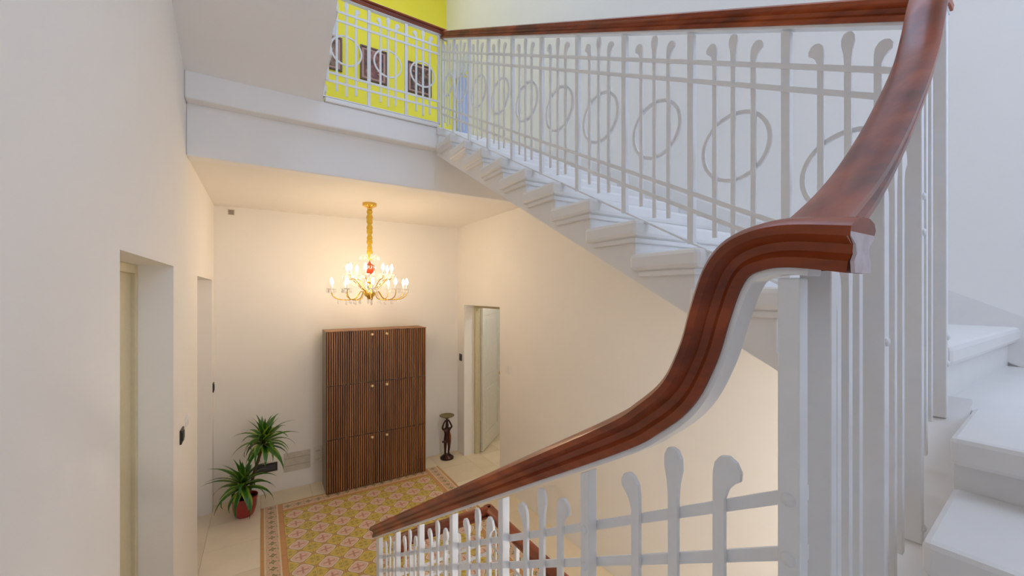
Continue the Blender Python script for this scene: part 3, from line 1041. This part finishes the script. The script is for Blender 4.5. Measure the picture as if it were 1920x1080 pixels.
# --- guard railing round the floor opening of the hall
rd = thing('guard_railing', (1.0, 1.9, ZF), 'mahogany topped guard rail low in the hall behind the lower flight railing', 'railing', 'white iron stair railings')
ZG = -1.37
MB().sweep([(0.605, 2.10, ZG), (0.68, 2.17, ZG)], (-0.68, 0.73, 0), RAILPROF).build('handrail', M['mah_x'], rd, smooth=35)
MB().sweep([(0.655, 2.20, ZG), (1.235, 2.20, ZG)], (0, 1, 0), RAILPROF).build('handrail', M['mah_x'], rd, smooth=35)
MB().sweep([(1.21, 2.23, ZG), (1.21, 0.30, ZG)], (1, 0, 0), RAILPROF).build('handrail', M['mah_y'], rd, smooth=35)
xsD = [0.63, 0.92, 1.21]
railing(rd, (0, 2.20), (1, 2.20), lambda s: ZF + 0.06, lambda s: ZG - 0.028, [(x, 0.06) for x in xsD], list(zip(xsD, xsD[1:])), 0.63, 1.21, side=1)
ysD = [0.32, 0.63, 0.94, 1.25, 1.57, 1.88]
railing(rd, (1.21, 0), (1.21, 1), lambda s: ZF + 0.06, lambda s: ZG - 0.028, [(y, 0.06) for y in ysD], list(zip(ysD, ysD[1:] + [2.20])), 0.32, 2.20, side=-1)

# ------------------------------------------------------------------ shoe cabinet
cx0, cx1, cy0, cy1, cz0, cz1 = 0.62, 1.80, 4.955, 5.30, ZF + 0.004, -0.445
cab = thing('shoe_cabinet', ((cx0 + cx1) / 2, (cy0 + cy1) / 2, ZF), 'tall slim walnut cabinet with six ribbed doors in the hall', 'cabinet')
MB().box(cx0, cx1, cy0 + 0.022, cy1, cz0, cz1).build('cabinet_body', M['cabside'], cab, bevel=0.003)
MB().box(cx0, cx1, cy0 + 0.0, cy1, cz1, cz1 + 0.008).build('top_panel', M['walnut'], cab)
ncol, nrow, nsl = 2, 3, 24
dw, dh = (cx1 - cx0) / 2, (cz1 - cz0) / 3
for i in range(ncol):
    for j in range(nrow):
        x0, x1 = cx0 + i * dw + 0.002, cx0 + (i + 1) * dw - 0.002
        z0, z1 = cz0 + j * dh + 0.004, cz0 + (j + 1) * dh - 0.004
        d = MB().box(x0, x1, cy0 + 0.010, cy0 + 0.022, z0, z1).build('door', M['walnut_dk'], cab)
        m = MB()
        sw = (x1 - x0) / nsl
        for k in range(nsl):
            a = x0 + k * sw
            m.box(a + sw * 0.22, a + sw * 0.78, cy0, cy0 + 0.010, z0, z1)
        m.build('ribs', M['walnut'], d)['kind'] = 'stuff'
        kx = (x1 - 0.085) if i == 0 else (x0 + 0.085)
        MB().lathe([(0.0, -0.012), (0.013, -0.013), (0.018, 0), (0.013, 0.013), (0.0, 0.016)], 12, (kx, cy0 - 0.008, z1 - 0.045), False).build('knob', M['knob'], d, smooth=60)

# ------------------------------------------------------------------ chandelier
cxh, cyh = 0.97, 4.39
ch = thing('chandelier', (cxh, cyh, ZC), 'two-tier brass and crystal chandelier hanging over the tile carpet', 'chandelier')
C0 = (cxh, cyh, 0)
MB().lathe([(0.0, 0.955), (0.072, 0.955), (0.070, 0.925), (0.030, 0.905), (0.022, 0.885), (0.03, 0.875), (0.0, 0.872)], 24, C0, False).build('ceiling_canopy', M['gold'], ch, smooth=40)
prof = []
for i in range(30):
    z = 0.875 - i * (0.52 / 29)
    prof.append((0.030 + 0.005 * math.sin(i * 2.1) + 0.004 * math.sin(i * 5.3) - 0.006 * i / 29, z))
MB().lathe(prof, 14, C0).build('chain_sleeve', M['goldcloth'], ch, smooth=60)
MB().lathe([(0.006, 0.36), (0.006, -0.03)], 10, C0).build('stem', M['gold'], ch, smooth=60)
MB().lathe([(0.0, 0.345), (0.008, 0.335), (0.016, 0.315), (0.044, 0.300), (0.060, 0.288), (0.060, 0.262), (0.054, 0.243), (0.036, 0.220), (0.016, 0.205), (0.0, 0.195)], 20, C0, False).build('glass_vase', M['redglass'], ch, smooth=50)
MB().lathe([(0.0, 0.128), (0.04, 0.126), (0.045, 0.116), (0.02, 0.105), (0.0, 0.10)], 18, C0, False).build('brass_dish', M['gold'], ch, smooth=50)
MB().lathe([(0.0, 0.042), (0.03, 0.040), (0.050, 0.028), (0.058, 0.0), (0.050, -0.028), (0.025, -0.042), (0.012, -0.06), (0.0, -0.065)], 20, C0, False).build('hub', M['gold'], ch, smooth=50)
bulb_me = MB().lathe([(0.0, 0.0), (0.009, 0.002), (0.0145, 0.014), (0.0155, 0.028), (0.011, 0.046), (0.006, 0.060), (0.0, 0.068)], 12, (0, 0, 0), False).mesh('bulb', M['bulb'], 60)
cand_me = MB().lathe([(0.009, -0.050), (0.009, 0.0)], 10).mesh('candle_sleeve', M['whitepl'], 60)
pan_me = MB().lathe([(0.0, 0.0), (0.020, 0.002), (0.044, 0.012), (0.046, 0.016), (0.020, 0.008), (0.0, 0.006)], 16, (0, 0, 0), False).mesh('drip_pan', M['crystal'], 50)
drop_me = MB().lathe([(0.0, 0.0), (0.003, -0.004), (0.008, -0.026), (0.006, -0.036), (0.0, -0.042)], 6, (0, 0, 0), False).mesh('crystal_drop', M['crystal'])
def arm(a, rad, zpan, low):
    ca, sa = math.cos(a), math.sin(a)
    if low:
        pr = [(0.05, 0.0), (0.09, 0.02), (0.115, -0.01), (0.15, -0.055), (0.22, -0.068), (0.31, -0.062), (0.365, -0.035), (rad, 0.0), (rad, zpan)]
    else:
        pr = [(0.04, 0.02), (0.08, 0.05), (0.13, 0.10), (0.17, 0.14), (0.205, 0.15), (rad, 0.17), (rad, zpan)]
    pts = smooth_pts([(cxh + r * ca, cyh + r * sa, z) for r, z in pr], 4)
    o = MB().tube(pts, 0.0048, 6).build('arm', M['gold'], ch, smooth=60)
    x, y = cxh + rad * ca, cyh + rad * sa
    place('drip_pan', pan_me, o, (x, y, zpan))
    place('candle_sleeve', cand_me, o, (x, y, zpan + 0.056))
    place('bulb', bulb_me, o, (x, y, zpan + 0.056))
    for k in range(5):
        q = a + k * 2 * PI / 5
        place('crystal_drop', drop_me, o, (x + 0.042 * math.cos(q), y + 0.042 * math.sin(q), zpan + 0.010))
    for r, z in (((0.16, -0.062), (0.24, -0.073), (0.32, -0.062)) if low else ((0.15, 0.115), (0.20, 0.142))):
        place('crystal_drop', drop_me, o, (cxh + r * ca, cyh + r * sa, z), scale=1.15)
for k in range(10):
    arm(2 * PI * k / 10 + 0.17, 0.385, 0.035, True)
for k in range(8):
    arm(2 * PI * k / 8 + 0.40, 0.225, 0.185, False)
for k in range(8):
    q = 2 * PI * k / 8
    m = MB().tube(smooth_pts([(cxh + r * math.cos(q), cyh + r * math.sin(q), z) for r, z in ((0.012, 0.36), (0.05, 0.40), (0.085, 0.41), (0.095, 0.395))], 3), 0.0035, 5)
    o = m.build('crystal_frond', M['crystal'], ch, smooth=60)
    place('crystal_drop', drop_me, o, (cxh + 0.095 * math.cos(q), cyh + 0.095 * math.sin(q), 0.395))

# ------------------------------------------------------------------ potted plant
px_, py_ = -0.150, 4.98
pl = thing('potted_plant', (px_, py_, ZF), 'striped strap-leaved plant with two rosettes in a red pot', 'plant')
MB().lathe([(0.0, 0.002), (0.075, 0.002), (0.088, 0.02), (0.106, 0.09), (0.112, 0.17), (0.118, 0.175), (0.118, 0.20), (0.104, 0.20), (0.102, 0.17), (0.0, 0.165)], 28, (px_, py_, ZF), False).build('pot', M['pot'], pl, smooth=40)
MB().lathe([(0.0, 0.178), (0.06, 0.180), (0.1025, 0.172)], 20, (px_, py_, ZF), False).build('soil', M['soil'], pl)
c1 = Vector((px_ - 0.015, py_ - 0.02, ZF + 0.32))
c2 = Vector((px_ + 0.17, py_ + 0.03, ZF + 0.72))
MB().tube(smooth_pts([(px_ - 0.01, py_, ZF + 0.17), (px_ - 0.015, py_ - 0.015, ZF + 0.25), tuple(c1)]), 0.013).build('stem', M['bark'], pl, smooth=60)
MB().tube(smooth_pts([(px_ + 0.03, py_, ZF + 0.17), (px_ + 0.08, py_ + 0.01, ZF + 0.40), (px_ + 0.13, py_ + 0.02, ZF + 0.58), tuple(c2)]), 0.015).build('stem', M['bark'], pl, smooth=60)
def leaf_mesh(L, droop, W):
    m = MB()
    n = 9
    v, f = [], []
    for i in range(n):
        t = i / (n - 1)
        w = W * (0.45 + 0.55 * math.sin(PI * min(1, t * 1.15 + 0.12))) * (1 - t ** 3) + 0.0006
        th = droop * t * t
        x = L * t * math.cos(th * 0.55)
        z = L * (0.10 * t - math.sin(th) * t * 0.55)
        v += [(x, -w, z + 0.35 * w), (x, 0, z), (x, w, z + 0.35 * w)]
    for i in range(n - 1):
        for k in range(2):
            a = i * 3 + k
            f.append((a, a + 1, a + 4, a + 3))
    m.add(v, f)
    me = m.mesh('leaf', M['leaf'], 180)
    return me
lm = [leaf_mesh(0.32, 1.05, 0.034), leaf_mesh(0.30, 1.6, 0.035), leaf_mesh(0.35, 0.65, 0.032), leaf_mesh(0.25, 0.3, 0.029)]
rnd = random.Random(11)
def rosette(c, n, sc):
    for i in range(n):
        a = i * 2.39996 + rnd.uniform(-.2, .2)
        e = 1.25 - 1.75 * (i / n) + rnd.uniform(-.12, .12)
        me = lm[3] if e > 0.9 else lm[rnd.choice((0, 2))] if e > 0.2 else lm[rnd.choice((0, 1))]
        o = place('leaf', me, pl, (c.x, c.y, c.z + 0.05 - 0.11 * i / n), (rnd.uniform(-.2, .2), -e, a), scale=sc * rnd.uniform(0.88, 1.12))
rosette(c2, 44, 1.04)
rosette(c1, 34, 1.02)

# ------------------------------------------------------------------ bronze figure pedestal
sx, sy = 2.19, 5.20
pd = thing('figure_pedestal', (sx, sy, ZF), 'small dark bronze figure carrying a round tray beside the white door', 'pedestal')
MB().lathe([(0.0, 0.001), (0.092, 0.001), (0.094, 0.018), (0.082, 0.030), (0.060, 0.042), (0.05, 0.055), (0.0, 0.058)], 24, (sx, sy, ZF), False).build('base', M['bronze'], pd, smooth=40)
MB().lathe([(0.0, 0.545), (0.02, 0.548), (0.035, 0.565), (0.085, 0.583), (0.102, 0.592), (0.102, 0.600), (0.08, 0.596), (0.0, 0.594)], 24, (sx, sy, ZF), False).build('tray', M['bronzelt'], pd, smooth=40)
def skin(name, joints, edges, mat, parent, loc):
    me = bpy.data.meshes.new(name)
    me.from_pydata([j[0] for j in joints], edges, [])
    o = place(name, me, parent, loc)
    me.materials.append(mat)
    md = o.modifiers.new('skin', 'SKIN')
    md.use_smooth_shade = True
    for i, j in enumerate(joints):
        me.skin_vertices[0].data[i].radius = (j[1] * 1.3, j[1] * 1.3)
    me.skin_vertices[0].data[0].use_root = True
    ss = o.modifiers.new('sub', 'SUBSURF')
    ss.levels = ss.render_levels = 1
    return o
J = [((0, 0, 0.285), 0.030), ((0.0, 0, 0.345), 0.024), ((0, 0, 0.40), 0.031), ((0, 0, 0.432), 0.014), ((0.0, -0.004, 0.462), 0.022), ((0.0, -0.002, 0.488), 0.016),
     ((-0.022, 0, 0.255), 0.023), ((-0.028, -0.006, 0.16), 0.016), ((-0.026, 0.004, 0.075), 0.011), ((-0.030, -0.03, 0.060), 0.009),
     ((0.022, 0, 0.255), 0.023), ((0.024, -0.022, 0.165), 0.016), ((0.022, 0.0, 0.078), 0.011), ((0.026, -0.034, 0.060), 0.009),
     ((-0.045, 0, 0.405), 0.014), ((-0.072, -0.004, 0.43), 0.011), ((-0.046, 0, 0.49), 0.009), ((-0.018, 0, 0.535), 0.009),
     ((0.045, 0, 0.405), 0.014), ((0.074, -0.004, 0.43), 0.011), ((0.046, 0, 0.49), 0.009), ((0.018, 0, 0.535), 0.009), ((0, 0, 0.515), 0.013), ((0, 0, 0.55), 0.016)]
Ed = [(0, 1), (1, 2), (2, 3), (3, 4), (4, 5), (0, 6), (6, 7), (7, 8), (8, 9), (0, 10), (10, 11), (11, 12), (12, 13), (2, 14), (14, 15), (15, 16), (16, 17), (2, 18), (18, 19), (19, 20), (20, 21), (5, 22), (22, 23)]
skin('figure', J, Ed, M['bronze'], pd, (sx, sy, ZF))
J2 = [((0.034, 0.012, 0.37), 0.012), ((0.046, 0.014, 0.30), 0.018), ((0.048, 0.012, 0.22), 0.016), ((0.042, 0.010, 0.15), 0.010)]
skin('drapery', J2, [(0, 1), (1, 2), (2, 3)], plain('copper_drapery', (0.30, 0.10, 0.03), 0.35, 0.7), pd, (sx, sy, ZF))
J3 = [((-0.02, -0.02, 0.255), 0.014), ((-0.055, -0.024, 0.243), 0.016), ((-0.085, -0.024, 0.248), 0.008)]
skin('sash', J3, [(0, 1), (1, 2)], M['bronze'], pd, (sx, sy, ZF))

# ------------------------------------------------------------------ switches, vents, plates
def plate_on_left(name, y0, y1, z0, z1, mat, label, cat, inner=None):
    t = thing(name, (XL, (y0 + y1) / 2, z0), label, cat)
    MB().box(XL, XL + 0.010, y0, y1, z0, z1).build('plate', mat, t, bevel=0.003)
    MB().box(XL + 0.010, XL + 0.014, y0 + 0.015, y1 - 0.015, z0 + 0.02, z1 - 0.02).build('rocker', inner or mat, t, bevel=0.002)
def plate_on_right(name, y0, y1, z0, z1, mat, label, cat):
    t = thing(name, (XR, (y0 + y1) / 2, z0), label, cat)
    MB().box(XR - 0.010, XR, y0, y1, z0, z1).build('plate', mat, t, bevel=0.003)
    MB().box(XR - 0.014, XR - 0.010, y0 + 0.015, y1 - 0.015, z0 + 0.02, z1 - 0.02).build('rocker', mat, t, bevel=0.002)
plate_on_left('wall_switch', 3.25, 3.36, -0.96, -0.87, M['dark'], 'black wall switch between the two tall doorways', 'switch')
plate_on_left('wall_socket', 3.47, 3.54, -0.91, -0.84, M['whitepl'], 'small white wall plate just beyond the black switch', 'switch')
plate_on_left('wall_switch', 5.245, 5.325, -1.05, -0.95, M['dark'], 'black wall switch in the corner past the second doorway', 'switch')
plate_on_right('wall_switch', 5.22, 5.30, -0.97, -0.87, M['dark'], 'black wall switch beside the half open panelled door', 'switch')
plate_on_right('wall_switch', 3.91, 4.01, -0.94, -0.84, M['whitepl'], 'white wall switch on the wall under the stairs', 'switch')
t = thing('wall_plate', (0.36, YB, -2.1), 'wide stone grey cover plate low on the back wall', 'wall plate')
MB().box(0.218, 0.498, YB - 0.010, YB, -2.10, -1.88).build('plate', M['greyplate'], t, bevel=0.003)
for z in (-1.945, -2.03):
    MB().box(0.228, 0.488, YB - 0.012, YB - 0.009, z - 0.003, z + 0.003).build('groove', M['grout'], t)
t = thing('wall_socket', (0.59, YB, -2.08), 'pale socket plate close to the cabinet side', 'socket')
MB().box(0.535, 0.625, YB - 0.010, YB, -2.07, -1.86).build('plate', M['whitepl'], t, bevel=0.003)
for z in (-1.91, -2.01):
    MB().lathe([(0.0, -0.004), (0.024, -0.004), (0.024, 0.002), (0.018, 0.004), (0.0, 0.004)], 14, (0.58, YB - 0.011, z), False).build('socket_face', M['greyplate'], t)
t = thing('wall_vent', (0.04, YB, -2.05), 'black slot vent low on the wall behind the plant', 'vent')
MB().box(-0.065, 0.155, YB - 0.012, YB, -2.055, -1.955).build('vent_frame', M['dark'], t, bevel=0.004)
MB().box(-0.045, 0.135, YB - 0.014, YB - 0.011, -2.035, -1.975).build('vent_slot', plain('vent_shadow', (0.05, 0.05, 0.07), 0.6), t)
t = thing('air_grille', (-0.285, YB, 0.875), 'small grey grille high on the back wall by the ceiling', 'vent')
MB().box(-0.315, -0.255, YB - 0.008, YB, 0.865, 0.925).build('grille_frame', M['greyplate'], t, bevel=0.002)
for k in range(5):
    MB().box(-0.308, -0.262, YB - 0.011, YB - 0.007, 0.872 + k * 0.010, 0.876 + k * 0.010).build('slat', M['frame'], t)

# ------------------------------------------------------------------ pictures on the yellow wall
def picture(x0, x1, z0, z1, art, label):
    t = thing('framed_picture', ((x0 + x1) / 2, YU, z0), label, 'picture', 'pictures on the yellow wall')
    y = YU
    f = MB()
    f.box(x0, x1, y - 0.03, y, z0, z0 + 0.02).box(x0, x1, y - 0.03, y, z1 - 0.02, z1).box(x0, x0 + 0.02, y - 0.03, y, z0 + 0.02, z1 - 0.02).box(x1 - 0.02, x1, y - 0.03, y, z0 + 0.02, z1 - 0.02)
    f.build('picture_frame', M['frame'], t)
    MB().box(x0 + 0.02, x1 - 0.02, y - 0.014, y, z0 + 0.02, z1 - 0.02).build('mount', M['mat'], t)
    place('print', MB().box(-(x1 - x0) / 2 + 0.05, (x1 - x0) / 2 - 0.05, -0.002, 0.002, -(z1 - z0) / 2 + 0.05, (z1 - z0) / 2 - 0.05).mesh('print', art), t, ((x0 + x1) / 2, y - 0.0165, (z0 + z1) / 2))
picture(0.56, 0.92, 2.99, 3.44, M['art3'], 'brown framed picture partly behind the landing railing end')
picture(1.153, 1.517, 2.97, 3.44, M['art1'], 'rose toned framed picture, middle one on the yellow wall')
picture(1.812, 2.182, 2.97, 3.42, M['art2'], 'dark framed picture nearest the white corner on the yellow wall')
